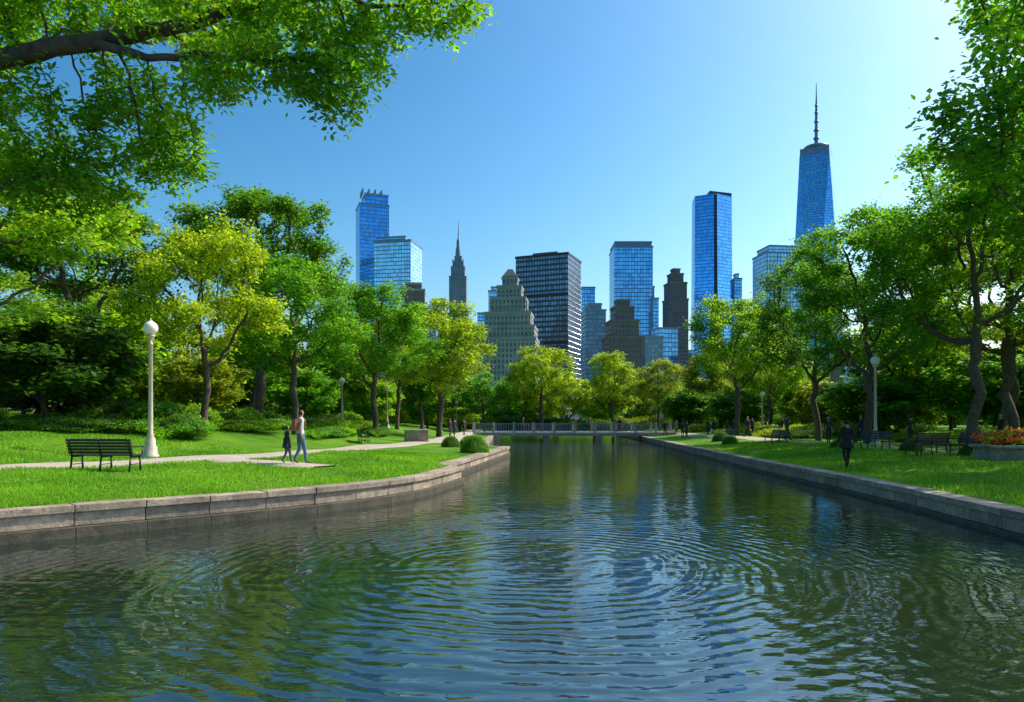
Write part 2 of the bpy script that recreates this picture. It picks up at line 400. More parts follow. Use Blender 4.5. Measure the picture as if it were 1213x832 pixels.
def crown_att(r, n, R, z0, z1, lumps, lr, shell=.55, flat=.55, topbias=0):
    cz, rz = (z0 + z1) / 2, (z1 - z0) / 2; out = []
    while len(out) < lumps:
        v = r.normal(0, 1, 3); v /= np.linalg.norm(v); q = (shell + (1 - shell) * r.random()) ** .7
        p = v * q
        if p[2] < -.75 + topbias: continue
        out.append([p[0] * (R - lr), p[1] * (R - lr), cz + p[2] * (rz - lr * flat)])
    C = np.array(out); k = r.integers(0, lumps, n)
    v = r.normal(0, 1, (n, 3)); v /= np.linalg.norm(v, axis=1)[:, None]; v *= (r.random(n) ** (1 / 3))[:, None]
    sz = lr * (.65 + .7 * r.random(lumps))
    return C[k] + v * sz[k][:, None] * np.array([1, 1, flat])
def make_tree(name, seed, H, th, R, trunkR, lumps, lr, natt, nleaf, leaf, D=.42, spread=.3, shell=.5, topbias=0, flat=.55, lean=.3):
    r = np.random.default_rng(seed); att = crown_att(r, natt, R, th * .95, H, lumps, lr, shell, flat, topbias)
    k = max(int(th * .8 / .4), 2); a = r.random() * 6.28
    z = np.linspace(-.3, th * .8, k); tr = [(lean * math.cos(a) * (q / th) ** 2 + .03 * math.sin(q * 3), lean * math.sin(a) * (q / th) ** 2, q) for q in z]
    nodes, par = colonize(tr, [0] + list(range(k - 1)), att, D, D * 1.35, 90, seed, .05)
    return tree_mesh(name, nodes, par, trunkR, nleaf, leaf, spread, seed)

TA = make_tree('tree_open', 11, 12, 3.0, 5.6, .20, 36, 1.35, 950, 25000, .19, spread=.27)
TB = make_tree('tree_round', 12, 12, 2.6, 5.6, .22, 44, 1.45, 1050, 30000, .19, spread=.28)
TC = make_tree('tree_umbrella', 13, 16, 6.5, 7.5, .30, 42, 1.7, 1100, 32000, .22, spread=.3, topbias=.35, flat=.36)
TD = make_tree('tree_tall', 14, 16, 4.0, 6.5, .26, 46, 1.5, 1100, 31000, .2, spread=.29, lean=.8)
TE = make_tree('tree_arching', 15, 15, 3.4, 7.0, .25, 42, 1.45, 1150, 32000, .19, spread=.28, topbias=.1, lean=1.0, flat=.45)
TF = make_tree('tree_dense', 16, 8, .5, 4.2, .16, 44, 1.3, 500, 12000, .33, spread=.34, shell=.6)
TG = make_tree('tree_far', 17, 12, 2.0, 6, .25, 38, 1.7, 400, 9000, .40, D=.6, spread=.40)
TH = make_tree('tree_far_b', 18, 13, 1.8, 5, .25, 32, 1.6, 400, 8500, .40, D=.6, spread=.40)

YEL = (.215, .32, .018); YG = (.16, .30, .017); BG = (.09, .24, .015); MG = (.07, .18, .015); DG = (.04, .105, .016); OL = (.17, .24, .022)
def put(name, me, x, y, s, rz, col, sz=None, z=None):
    ob = link(bpy.data.objects.new(name, me)); ob.location = (x, y, (hh(x, y) if z is None else z) - .05)
    ob.scale = (s, s, sz or s); ob.rotation_euler = (0, 0, rz); ob.color = (*col, 1); return ob
put('elm_tree', TE, -19.5, 25, .92, 1.0, YG, .82)
put('elm_tree', TA, -15.9, 37, .88, .4, YEL, 1.0)
put('shade_tree', TC, -19.0, 54, 1.12, .9, MG, 1.15)
put('shade_tree', TC, -30, 50, 1.05, 2.9, MG, 1.05)
put('maple_tree', TB, -13.6, 45, .9, 2.0, BG, 1.0)
put('maple_tree', TA, -10.6, 56, 1.05, 3.0, BG, 1.06)
put('maple_tree', TB, -6.8, 67, 1.2, 4.4, YEL, 1.12)
put('maple_tree', TA, -12.5, 78, 1.15, 5.1, OL, 1.15)
put('magnolia_tree', TF, -21.5, 33, 1.0, 1.0, DG, .78)
put('magnolia_tree', TF, -25, 39, 1.2, 3.0, MG, .95)
put('linden_tree', TB, 4.4, 106, 1.2, 1.5, YEL, 1.14)
put('linden_tree', TA, 15.5, 110, .95, 2.5, YEL, 1.12)
put('linden_tree', TB, 23, 112, .95, .2, OL, 1.0)
put('maple_tree', TA, 22.6, 72, 1.18, .6, YG, 1.28)
put('maple_tree', TB, 28, 78, 1.0, 2.6, YG, 1.1)
put('elm_tree', TD, 21.8, 51, .84, 1.6, MG, .92)
put('elm_tree', TD, 20.8, 42, .82, 4.0, BG, .9)
put('elm_tree', TE, 21.4, 33.5, .94, 5.6, BG, 1.0)
put('elm_tree', TE, 26, 37, 1.0, 2.6, YG, 1.05)
put('elm_tree', TD, 20.6, 23.5, 1.24, 2.2, BG, 1.24)
put('elm_tree', TE, 32, 47, 1.2, .3, YEL, 1.15)
# distant belt of trees, with low dense ones filling underneath
for x in np.arange(-95, 120, 9.5):
    xx = x + rng.uniform(-3, 3); yy = 130 + rng.uniform(-6, 8)
    put('tree', TG if rng.random() < .5 else TH, xx, yy, rng.uniform(.9, 1.15), rng.uniform(0, 6), [YG, MG, OL, BG, YEL][rng.integers(5)], rng.uniform(.85, 1.0))
for x in np.arange(-110, 135, 9.0):
    put('tree', TF, x + rng.uniform(-2, 2), 148 + rng.uniform(-5, 5), 1.4, rng.uniform(0, 6), [YG, MG, OL, BG, YEL][rng.integers(5)], 1.2)
for (x, y) in [(-26, 60), (-34, 64), (-42, 62), (-20, 68), (-28, 76), (-50, 70), (-17, 88), (-37, 80), (-46, 86), (-12, 103), (-24, 96), (-58, 80), (-8, 112), (-18, 113),
               (36, 66), (44, 72), (33, 76), (28, 88), (38, 92), (25, 98), (52, 84), (34, 106), (46, 104), (42, 52), (52, 60), (38, 40), (31, 60), (36, 54), (46, 50), (47, 42)]:
    put('understory_tree', TF, x, y, rng.uniform(.95, 1.25), rng.uniform(0, 6), [MG, YG, BG, YEL, OL][rng.integers(5)], rng.uniform(.7, .95))
for (x, y, s) in [(-34, 62, 1.1), (-26, 72, 1.1), (-44, 74, 1.2), (-20, 84, 1.1), (-33, 90, 1.2), (-12, 96, 1.0), (-4, 104, .85),
                  (-38, 44, 1.0), (-46, 56, 1.1), (34, 60, 1.0), (32, 90, 1.0), (41, 76, 1.1), (28, 102, .95), (44, 56, 1.1), (42, 42, 1.0), (38, 33, 1.0)]:
    put('tree', TG if rng.random() < .5 else TH, x, y, s, rng.uniform(0, 6), [YG, MG, OL, BG][rng.integers(4)], s)

# overhanging foreground tree on the near left bank
r = np.random.default_rng(5)
L = [(-1.5, 10.6, 8.4, 1.1, 1.0, .45), (-2.9, 10.2, 8.1, 1.1, 1.2, .45), (-2.4, 9.9, 6.7, .5, .6, .45), (-3.2, 10.1, 7.2, .8, .8, .35), (-2.2, 10.3, 7.5, .6, .6, .3), (-4.6, 10.6, 8.0, 1.1, 1.3, .4), (-4.3, 10.2, 7.0, .4, .5, .3),
     (-6.2, 11.4, 6.9, 1.1, 1.2, .35), (-5.4, 11.2, 6.2, .7, .7, .3), (-7.2, 11.8, 6.1, 1.2, 1.0, .45), (-8.5, 12, 7.0, 1.2, 1.2, .6), (-7, 10.8, 8.6, 1.4, 1.4, .5), (-9.5, 11.5, 8.8, 1.8, 1.8, .8),
     (-12, 12, 9.5, 2.5, 2.5, 1.2), (-11, 14, 7.5, 1.4, 1.4, .7), (-5.2, 12.6, 9.4, 1.6, 1.5, .6), (-4, 9, 9.3, 1.5, 1.2, .5)]
att = []
for q in L:
    nn_ = int(50 + 55 * q[3] * q[4]); v = r.normal(0, 1, (nn_, 3)); v /= np.linalg.norm(v, axis=1)[:, None]; v *= (r.random(nn_) ** .4)[:, None]
    att.append(np.array(q[:3]) + v * np.array(q[3:]))
att = np.concatenate(att)
tr = [(-14.2, 12.5, z) for z in np.arange(.2, 3.4, .3)]
nodes = list(tr); par = [0] + list(range(len(tr) - 1))
def limb(start, pts):
    prev = start; p0 = np.array(nodes[start], float)
    for p1 in pts:
        p1 = np.array(p1, float); st = max(int(np.linalg.norm(p1 - p0) / .22), 1)
        for j in range(1, st + 1):
            q = p0 + (p1 - p0) * j / st + r.normal(0, .018, 3); nodes.append(tuple(q)); par.append(prev); prev = len(nodes) - 1
        p0 = p1
    return prev
t0 = len(tr) - 1
e = limb(t0, [(-13, 12.2, 4.8), (-10.6, 11.6, 6.6), (-8.2, 10.9, 7.55), (-6.2, 10.5, 7.75)])
e1 = limb(e, [(-4.8, 10.3, 7.85), (-3.6, 10.2, 8.1), (-2.4, 10.4, 8.35)])
e2 = limb(e, [(-5.2, 10.2, 7.35), (-4.2, 10.1, 7.3), (-3.3, 10.0, 7.15)])
limb(t0, [(-13, 12.3, 4.3), (-10.8, 12.1, 5.5), (-8.8, 12, 6.0), (-7.2, 11.7, 6.25)])
limb(t0, [(-14, 12.6, 5.5), (-12.8, 12.4, 8), (-10, 11.8, 9.4)])
nodes, par = colonize(nodes, par, att, .17, .24, 60, 5, -.02)
fm = tree_mesh('overhanging_tree', nodes, par, .22, 80000, .105, .115, 5, power=.5, maxc=4, minr=.006, leaf6=True, flat=.5, droop=.08)
ob = link(bpy.data.objects.new('overhanging_tree', fm)); ob.color = (.115, .27, .016, 1)

# ------------------------------------------------------------------ shrubs
def shrub_mesh(name, seed, rx, ry, rz, n, leaf, bumpy=.18, dome=False):
    r = np.random.default_rng(seed); w = M(); ph = r.random(6) * 6.28
    def rad(t, p): return 1 + bumpy * (np.sin(3 * t + ph[0]) * np.cos(2 * p + ph[1]) * .6 + np.sin(5 * t + ph[2]) * np.sin(4 * p + ph[3]) * .4 + np.sin(9 * t + ph[4]) * np.cos(6 * p) * .35)
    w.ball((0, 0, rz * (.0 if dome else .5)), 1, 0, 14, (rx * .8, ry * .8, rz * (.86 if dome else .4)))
    t = r.random(n) * 6.283; s = r.random(n) if dome else r.random(n) * 1.75 - .75; p = np.arcsin(np.clip(s, -1, 1))
    q = rad(t, p) * (.84 + (.18 if dome else .26) * r.random(n)); hz = rz if dome else rz * .5; cz = 0 if dome else rz * .5
    dirn = np.stack([np.cos(p) * np.cos(t), np.cos(p) * np.sin(t), np.sin(p)], 1); c = dirn * q[:, None] * np.array([rx, ry, hz]) + np.array([0, 0, cz])
    c[:, 2] = np.maximum(c[:, 2], .02); nrm = dirn + r.normal(0, .5, (n, 3)); a = np.cross(nrm, r.normal(0, 1, (n, 3))); a /= np.linalg.norm(a, axis=1)[:, None]
    b = np.cross(nrm, a); b /= np.linalg.norm(b, axis=1)[:, None]; Lf = (leaf * (.6 + .8 * r.random(n)))[:, None]
    W = np.stack([c, c + a * Lf * .5 + b * Lf * .35, c + a * Lf, c + a * Lf * .5 - b * Lf * .35], 1).reshape(-1, 3)
    V = np.concatenate([np.array(w.v), W]); F = np.concatenate([np.array(w.f), len(w.v) + np.arange(n * 4).reshape(-1, 4)])
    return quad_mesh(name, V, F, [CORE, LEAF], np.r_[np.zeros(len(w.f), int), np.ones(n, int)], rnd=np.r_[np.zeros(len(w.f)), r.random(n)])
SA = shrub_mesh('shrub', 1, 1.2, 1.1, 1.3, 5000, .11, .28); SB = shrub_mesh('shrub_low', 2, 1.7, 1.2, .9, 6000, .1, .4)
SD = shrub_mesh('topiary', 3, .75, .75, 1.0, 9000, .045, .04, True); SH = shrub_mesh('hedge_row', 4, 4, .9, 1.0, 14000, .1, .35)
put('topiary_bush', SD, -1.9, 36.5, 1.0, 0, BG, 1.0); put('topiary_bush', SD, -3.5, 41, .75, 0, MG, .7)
put('topiary_bush', SD, -2.6, 43, .8, 1, MG, .7)
for i in range(50):
    y = rng.uniform(33, 75); s = rng.uniform(6.5, 24); x = float(xP(y)) - s
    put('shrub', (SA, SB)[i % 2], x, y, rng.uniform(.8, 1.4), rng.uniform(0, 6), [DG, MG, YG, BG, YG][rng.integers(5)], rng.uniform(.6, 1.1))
for (x, y, a) in [(-20, 31.5, .6), (-25, 29, .3), (-30, 29, .1), (-21, 35, .5), (-27, 33, .2), (-12, 48, 1.3), (-10.5, 57, 1.4)]:
    put('hedge', SH, x, y, rng.uniform(.8, 1.05), a + .2, [BG, MG][rng.integers(2)], .65)
for i in range(42):
    y = rng.uniform(28, 95); x = 22 + rng.uniform(0, 16)
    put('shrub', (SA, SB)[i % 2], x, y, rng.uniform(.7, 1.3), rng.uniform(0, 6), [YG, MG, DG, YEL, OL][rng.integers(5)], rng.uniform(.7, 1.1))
for x in np.arange(-60, 90, 6.0):
    put('hedge', SH, x + rng.uniform(-1, 1), 121 + rng.uniform(-1.5, 1.5), 1.2, rng.uniform(-.2, .2), [DG, MG, OL][rng.integers(3)], 2.2)
for (x, y, s, c) in [(17.8, 32, .7, MG), (18.6, 28.5, .8, BG), (17.6, 27.6, .55, BG), (16.6, 36.5, .6, MG), (15.2, 50, .8, BG), (16, 55, .9, MG)]:
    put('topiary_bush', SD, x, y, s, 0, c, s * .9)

# ------------------------------------------------------------------ buildings
def facade(name, wall, glass, bay, flr, wf, hf, gmet=.6, grough=.12, wrough=.7, var=.5, vrib=0.0):
    m, nt, out = new_mat(name); uvn = N(nt, 'ShaderNodeUVMap'); sp = N(nt, 'ShaderNodeSeparateXYZ'); nt.links.new(uvn.outputs[0], sp.inputs[0])
    u = math_(nt, 'DIVIDE', sp.outputs[0], bay); v = math_(nt, 'DIVIDE', sp.outputs[1], flr)
    mu = math_(nt, 'LESS_THAN', math_(nt, 'ABSOLUTE', math_(nt, 'SUBTRACT', math_(nt, 'FRACT', u), .5)), wf / 2)
    mv = math_(nt, 'LESS_THAN', math_(nt, 'ABSOLUTE', math_(nt, 'SUBTRACT', math_(nt, 'FRACT', v), .5)), hf / 2)
    mask = math_(nt, 'MULTIPLY', mu, mv)
    cmb = N(nt, 'ShaderNodeCombineXYZ'); nt.links.new(math_(nt, 'FLOOR', u), cmb.inputs[0]); nt.links.new(math_(nt, 'FLOOR', v), cmb.inputs[1])
    wn = N(nt, 'ShaderNodeTexWhiteNoise', noise_dimensions='2D'); nt.links.new(cmb.outputs[0], wn.inputs[0])
    tc = N(nt, 'ShaderNodeTexCoord').outputs['Object']
    big = noise(nt, .02, 3, tc)
    f = math_(nt, 'ADD', math_(nt, 'MULTIPLY', wn.outputs[0], var), math_(nt, 'MULTIPLY', big, .7))
    g = mixc(nt, 1.0, (*glass,), ramp(nt, f, [(0.1, (.5, .5, .55)), (1.0, (1.5, 1.45, 1.4))]), 'MULTIPLY')
    wl = mixc(nt, 1.0, (*wall,), ramp(nt, noise(nt, .08, 5, tc), [(.3, (.75, .75, .75)), (.7, (1.15, 1.12, 1.1))]), 'MULTIPLY')
    p = N(nt, 'ShaderNodeBsdfPrincipled'); nt.links.new(mixc(nt, mask, wl, g), p.inputs['Base Color'])
    nt.links.new(math_(nt, 'MULTIPLY', mask, gmet), p.inputs['Metallic'])
    nt.links.new(math_(nt, 'ADD', math_(nt, 'MULTIPLY', mask, grough - wrough), wrough), p.inputs['Roughness'])
    b = N(nt, 'ShaderNodeBump', Strength=.6, Distance=.3, invert=True); nt.links.new(mask, b.inputs['Height']); nt.links.new(b.outputs[0], p.inputs['Normal'])
    nt.links.new(p.outputs[0], out.inputs[0]); return m
ROOF = simple_mat('roof', (.2, .2, .2), (.12, .12, .13), .1)
F_BLUE = facade('glass_blue', (.06, .2, .38), (.18, .5, .9), 3, 4, .86, .8, .8, .1, .4, .5)
F_CYAN = facade('glass_light', (.2, .36, .5), (.38, .66, .95), 3, 4, .84, .75, .7, .12, .5, .5)
F_DEEP = facade('glass_deep', (.03, .13, .3), (.10, .42, .88), 2.5, 4.2, .9, .85, .85, .06, .3, .4)
F_BLACK = facade('dark_office', (.035, .048, .07), (.12, .19, .30), 2.2, 3.9, .68, .6, .55, .15, .5, 1.0)
F_STONE = facade('stone_facade', (.29, .285, .30), (.05, .07, .11), 2.6, 3.6, .48, .6, .3, .2, .85, .9)
F_ESB = facade('limestone_facade', (.24, .27, .34), (.08, .12, .2), 3, 3.8, .4, .85, .2, .25, .85, .5)
F_BRICK = facade('brick_facade', (.24, .17, .14), (.05, .07, .1), 2.6, 3.5, .45, .55, .2, .2, .9, .9)
F_BROWN = facade('brown_facade', (.16, .135, .14), (.04, .055, .09), 2.4, 3.6, .45, .6, .3, .2, .9, .9)
F_GREY = facade('grey_facade', (.18, .26, .37), (.12, .22, .38), 2.8, 3.7, .6, .6, .5, .15, .8, .8)
STEEL = simple_mat('steel', (.22, .28, .36), (.15, .19, .26), .3, .4, .6)
def rect(w, d, cx=0, cy=0): return [(cx - w / 2, cy - d / 2), (cx + w / 2, cy - d / 2), (cx + w / 2, cy + d / 2), (cx - w / 2, cy + d / 2)]
def rotp(poly, a): c, s = math.cos(a), math.sin(a); return [(x * c - y * s, x * s + y * c) for x, y in poly]
def building(name, u, d, tiers, rz=0, trim=True, extra=None, mats=None):
    """u = east offset per metre of distance, d = distance north, tiers=(w,dep,z0,z1,matslot,cx,cy)"""
    mats = mats or []
    w = M()
    for t in tiers:
        ww, dd, z0, z1, mt = t[:5]; cx = t[5] if len(t) > 5 else 0; cy = t[6] if len(t) > 6 else 0
        w.prism(rect(ww, dd, cx, cy), z0, z1, mt, 0)
        if trim:  # parapet
            e = .5
            for (bx, by, sx, sy) in ((cx, cy - dd / 2, ww + 2 * e, e), (cx, cy + dd / 2, ww + 2 * e, e), (cx - ww / 2, cy, e, dd - e - .02), (cx + ww / 2, cy, e, dd - e - .02)):
                w.box((bx, by, z1 + .35), (sx, sy, 1.9), 1)
    if extra: extra(w)
    return w.obj(name, [ROOF] + mats, (u * d, d, 0), rz)
def U(px): return (px - 606.5) / 850
# left pair of glass towers
d = 820
def ex(w):
    for i in range(4): w.box((-12 + i * 7, 0, 264 - 2), (1.2, 20, 6), 1)
building('glass_skyscraper', U(441), d, [(33, 30, 0, 246, 2), (26, 25, 246, 258, 2, 3)], .35, extra=ex, mats=[STEEL, F_DEEP])
building('glass_skyscraper', U(472), 760, [(40, 36, 0, 189, 2), (32, 28, 189, 194, 2, -3)], -.2, mats=[STEEL, F_CYAN])
building('brick_apartment_tower', U(490), 640, [(20, 20, 0, 118, 2), (14, 14, 118, 124, 2)], .1, mats=[CONC, F_BRICK])
building('office_block', U(521), 800, [(14, 20, 0, 137, 2)], 0, mats=[CONC, F_GREY])
building('office_block', U(508), 700, [(16, 20, 0, 108, 2)], 0, mats=[CONC, F_BLUE])
d = 1300
def ex(w):
    w.lathe([(5.5, 300), (5.2, 312), (3.6, 320), (3.2, 330), (1.2, 336), (.8, 350), (.3, 368)], n=12, mat=1)
    for s in (-1, 1):
        w.box((s * 9.4, 0, 240), (1.2, 21, 110), 1)
building('art_deco_skyscraper', U(543), d, [(44, 50, 0, 165, 2), (38, 42, 165, 195, 2), (31, 34, 195, 262, 2), (25, 27, 262, 280, 2), (19, 20, 280, 291, 2), (13, 13, 291, 300, 2)], 0, extra=ex, mats=[STEEL, F_ESB])
building('glass_office_block', U(572), 900, [(13, 18, 0, 137, 2)], 0, mats=[CONC, F_BLUE])
building('office_block', U(560), 760, [(26, 20, 0, 92, 2)], 0, mats=[CONC, F_GREY])
building('glass_office_block', U(585), 820, [(12, 16, 0, 150, 2), (6, 8, 150, 155, 2)], 0, mats=[CONC, F_CYAN])
d = 480
def ex(w):
    w.prism(rect(10, 10, 1, 0), 98.6, 104, 0, 0, rect(3, 3, 1, 0))
    for (x, z) in ((-13, 70), (13.5, 70), (-10, 79), (11, 79)): w.box((x, -4, z), (4, 6, 6), 2)
building('stone_apartment_building', U(603), d, [(38, 30, 0, 56, 2), (35, 27, 56, 64, 2, .5), (30, 24, 64, 73, 2, .5), (23, 20, 73, 83, 2, .5), (16, 15, 83, 91, 2, 1), (10, 10, 91, 97, 2, 1)], -.12, extra=ex, mats=[F_STONE, F_STONE])
d = 560
def ex(w):
    w.box((0, 0, 130), (20, 18, 5), 0)
    for z in (26, 62, 98): w.box((0, -17.2, z), (42.4, .6, 2.4), 1)
building('black_office_tower', U(650), d, [(42, 34, 0, 128, 2)], -.38, extra=ex, mats=[IRON, F_BLACK])
building('office_block', U(696), 780, [(14, 20, 0, 146, 2)], 0, mats=[CONC, F_BLUE])
building('office_block', U(703), 640, [(18, 20, 0, 100, 2), (12, 12, 100, 106, 2)], .1, mats=[STEEL, F_GREY])
building('office_block', U(711), 900, [(9, 12, 0, 130, 2)], .1, mats=[CONC, F_CYAN])
building('blue_glass_tower', U(747), 760, [(40, 36, 0, 183, 2), (38, 34, 183, 188, 1)], 0, mats=[STEEL, F_BLUE])
building('brown_stepped_building', U(737), 520, [(25, 22, 0, 62, 2), (20, 18, 62, 74, 2), (14, 13, 74, 84, 2), (9, 9, 84, 89, 2)], .1, mats=[F_BROWN, F_BROWN])
building('glass_office_tower', U(772), 800, [(12, 18, 0, 138, 2), (5, 5, 138, 152, 1)], 0, mats=[STEEL, F_BLUE])
building('office_block', U(770), 600, [(16, 18, 0, 72, 2)], .2, mats=[STEEL, F_GREY])
building('office_block', U(787), 640, [(18, 18, 0, 84, 2)], .2, mats=[STEEL, F_BLUE])
d = 700
building('art_deco_tower', U(800), d, [(19, 19, 0, 120, 2), (17, 17, 120, 136, 2), (12, 12, 136, 145, 2), (7, 7, 145, 150, 2)], .15, mats=[F_BROWN, F_BROWN])
# slab tower with folded facade
d = 900; w = M()
pl = [(-25, -10), (-2, -20), (2, -20), (25, -6), (22, 20), (-22, 20)]; tp = [(-23, -8), (-2, -17), (2, -17), (24, -4), (20, 18), (-20, 18)]
w.prism(pl, 0, 283, 2, 0, tp); w.prism([(-2.6, -21), (2.6, -21), (2.4, -18.5), (-2.4, -18.5)], 0, 282, 1, 1, [(-1.6, -18), (1.6, -18), (1.4, -15.5), (-1.4, -15.5)])
w.prism([(-6, -13), (24, -3.5), (20, 17), (-6, 17)], 283, 288, 1, 0)
w.obj('folded_glass_tower', [ROOF, IRON, F_DEEP], (U(843) * d, d, 0), .0)
building('office_block', U(872), 850, [(9, 16, 0, 170, 2), (4, 8, 170, 176, 2)], 0, mats=[STEEL, F_BLUE])
def ex(w):
    for i in range(12): w.box((-19 + i * 3.4, -15.2, 85), (.4, .5, 165), 1)
building('glass_office_building', U(922), 720, [(40, 30, 0, 168, 2), (36, 26, 168, 175, 2, 2)], .12, extra=ex, mats=[STEEL, F_CYAN])
# tapering skyscraper with spire
d = 1150; w = M(); a = 31
base = rotp(rect(2 * a, 2 * a), .25); t45 = rotp([(0, -a * 1.0), (a, 0), (0, a), (-a, 0)], .25)
w.prism(base, 0, 60, 2, 0)
b0 = len(w.v); w.v += [(x, y, 60) for x, y in base] + [(x * 1.0, y * 1.0, 425) for x, y in t45]
for i in range(4):
    j = (i + 1) % 4
    w.face((b0 + i, b0 + j, b0 + 4 + i), 2, False, [(0, 60), (62, 60), (31, 425)])
    w.face((b0 + j, b0 + 4 + j, b0 + 4 + i), 3, False, [(31, 60), (62, 425), (0, 425)])
w.prism([(x * .98, y * .98) for x, y in t45], 425, 436, 1, 0)
w.lathe([(0.1, 436), (19, 437), (20, 441), (18, 443), (.1, 443.5)], n=20, mat=1)
w.lathe([(3.4, 443), (2.6, 470), (2.2, 500), (1.2, 520), (.5, 545)], n=8, mat=1)
for z in (455, 468, 482, 496, 508): w.lathe([(.1, z), (4.6 - (z - 455) * .04, z), (4.6 - (z - 455) * .04, z + 2.4), (.1, z + 2.5)], n=10, mat=1)
w.obj('tapered_glass_skyscraper', [ROOF, STEEL, F_DEEP, F_BLUE], (U(967) * d, d, 0), 0)
# low city blocks behind the trees
fm_ = [F_GREY, F_STONE, F_BRICK, F_BLUE, F_BROWN, F_ESB, F_CYAN]
for i, px in enumerate(np.linspace(400, 1000, 34)):
    dd = rng.uniform(600, 980); top = rng.uniform(392, 425) if 540 < px < 820 else rng.uniform(412, 440)
    h = (500 - top) / 850 * dd; ww = rng.uniform(15, 26)
    building('city_block', U(px), dd, [(ww, ww, 0, h, 2), (ww * .5, ww * .5, h, h + 5, 2)], rng.uniform(-.2, .2), mats=[STEEL, fm_[rng.integers(7)]])

# ------------------------------------------------------------------ bridge
w = M(); Yb = 84.5; x0, x1 = -4.5, 19.0
w.box(((x0 + x1) / 2, Yb, .84), (x1 - x0, 3.2, .26), 0)
w.box(((x0 + x1) / 2, Yb - 1.62, .62), (x1 - x0 - 4, .18, .2), 1)
for bx in (-3.2, 17.2): w.box((bx, Yb, .1), (3.2, 3.6, 1.2), 0)
for bx in (4.0, 10.0): w.box((bx, Yb, -.1), (.7, 2.8, 1.6), 0)
for sy in (-1.45, 1.45):
    w.box(((x0 + x1) / 2, Yb + sy, 1.93), (x1 - x0, .14, .09), 1); w.box(((x0 + x1) / 2, Yb + sy, 1.1), (x1 - x0, .08, .06), 1)
    x = x0
    while x <= x1 + .01:
        w.box((x, Yb + sy, 1.5), (.24, .24, 1.1), 0); w.box((x, Yb + sy, 2.08), (.3, .3, .07), 0)
        for k in range(1, 8):
            if x + k * .29 < x1: w.box((x + k * .2937, Yb + sy, 1.5), (.05, .05, .78), 1)
        x += 2.35
w.obj('footbridge', [CONC, STEEL])

# ------------------------------------------------------------------ street lamps
def lamp_mesh(H, name):
    w = M(); g = .27
    w.lathe([(.3, 0), (.3, .12), (.25, .16), (.24, .42), (.19, .5), (.17, .75), (.12, .85), (.13, .9), (.09, .96), (.085, 1.6), (.07, H - .95), (.09, H - .93), (.09, H - .86), (.06, H - .82), (.06, H - .7), (.15, H - .6), (.17, H - .54), (.05, H - .52)], n=16, mat=0)
    w.ball((0, 0, H - .27), g, 1, 20)
    w.lathe([(.09, H - .03), (.07, H + .02), (.02, H + .05), (.015, H + .12), (.001, H + .14)], n=10, mat=0)
    return w.mesh(name, [CREAM, GLOBE])
LM = lamp_mesh(5.3, 'street_lamp'); LM2 = lamp_mesh(4.5, 'street_lamp_small')
def lamp(x, y, me, s=1):
    ob = link(bpy.data.objects.new('street_lamp', me)); ob.location = (x, y, hh(x, y) - .02); ob.scale = (s, s, s)
lamp(-14.0, 27.8, LM)
for x, y in [(-15.4, 65), (-13.4, 77), (-8, 103), (-9.5, 95)]: lamp(x, y, LM2)
lamp(20.0, 39.5, LM, .93); lamp(25.8, 74, LM2); lamp(9, 122, LM2)

# ------------------------------------------------------------------ benches
def bench_mesh():
    w = M(); L = 1.85
    for i in range(5): w.box((0, -.2 + i * .1, .45), (L, .08, .035), 0)
    for i in range(5):
        z = .53 + i * .085; w.box((0, .26 + i * .025, z), (L, .03, .07), 0, rx=-.28)
    for x in (-L / 2 + .08, 0, L / 2 - .08):
        w.tube((x, -.22, 0), (x, -.2, .43), .028, .024, 8, 1); w.tube((x, .3, 0), (x, .23, .43), .028, .024, 8, 1)
        w.tube((x, .23, .43), (x, .4, .93), .024, .018, 8, 1); w.box((x, 0, .41), (.045, .48, .04), 1)
        w.tube((x, -.2, .2), (x, .25, .2), .012, .012, 6, 1)
    for x in (-L / 2 + .03, L / 2 - .03):
        w.tube((x, -.22, .43), (x, -.24, .66), .02, .018, 8, 1); w.box((x, .03, .68), (.06, .58, .035), 1)
    return w.mesh('park_bench', [WOODD, IRON])
BM = bench_mesh()
def bench(x, y, rz, s=1):
    ob = link(bpy.data.objects.new('park_bench', BM)); ob.location = (x, y, hh(x, y) + .0); ob.rotation_euler = (0, 0, rz); ob.scale = (s,) * 3
bench(-11.3, 20.0, R_(176)); bench(-9.6, 46.5, R_(110)); bench(17.2, 34.4, R_(-70)); bench(16.9, 29.3, R_(-160)); bench(17.5, 27.2, R_(-75)); bench(16.5, 45, R_(-80)); bench(16.8, 56, R_(-80))

# stone plinths and planter
w = M(); w.box((0, 0, .4), (1.6, 1.2, .8), 0); w.box((0, 0, .84), (1.75, 1.35, .1), 0); w.box((0, 0, .06), (1.7, 1.3, .12), 0)
w.obj('stone_plinth', [STONE], (-6.8, 51, hh(-6.8, 51) - .03), .2, .02)
w = M(); w.box((0, 0, .26), (3.6, 1.5, .52), 0); w.box((0, -.7, .56), (3.8, .3, .1), 0); w.box((0, .7, .56), (3.8, .3, .1), 0); w.box((-1.75, 0, .56), (.3, 1.09, .1), 0); w.box((1.75, 0, .56), (.3, 1.09, .1), 0); w.box((0, 0, .53), (3.1, 1.05, .04), 1)
w.obj('stone_planter', [STONE, simple_mat('soil', (.05, .035, .02))], (18.3, 24.9, hh(18.3, 24.9) - .05), -.1, .02)
fl = put('flower_bed', SB, 18.3, 24.9, .85, -.1, (.35, .07, .04), .75, hh(18.3, 24.9) + .45); fl.scale = (.95, .5, .75)
put('shrub', SB, 18.2, 25.3, .8, .2, BG, .7, hh(18.3, 24.9) + .45)

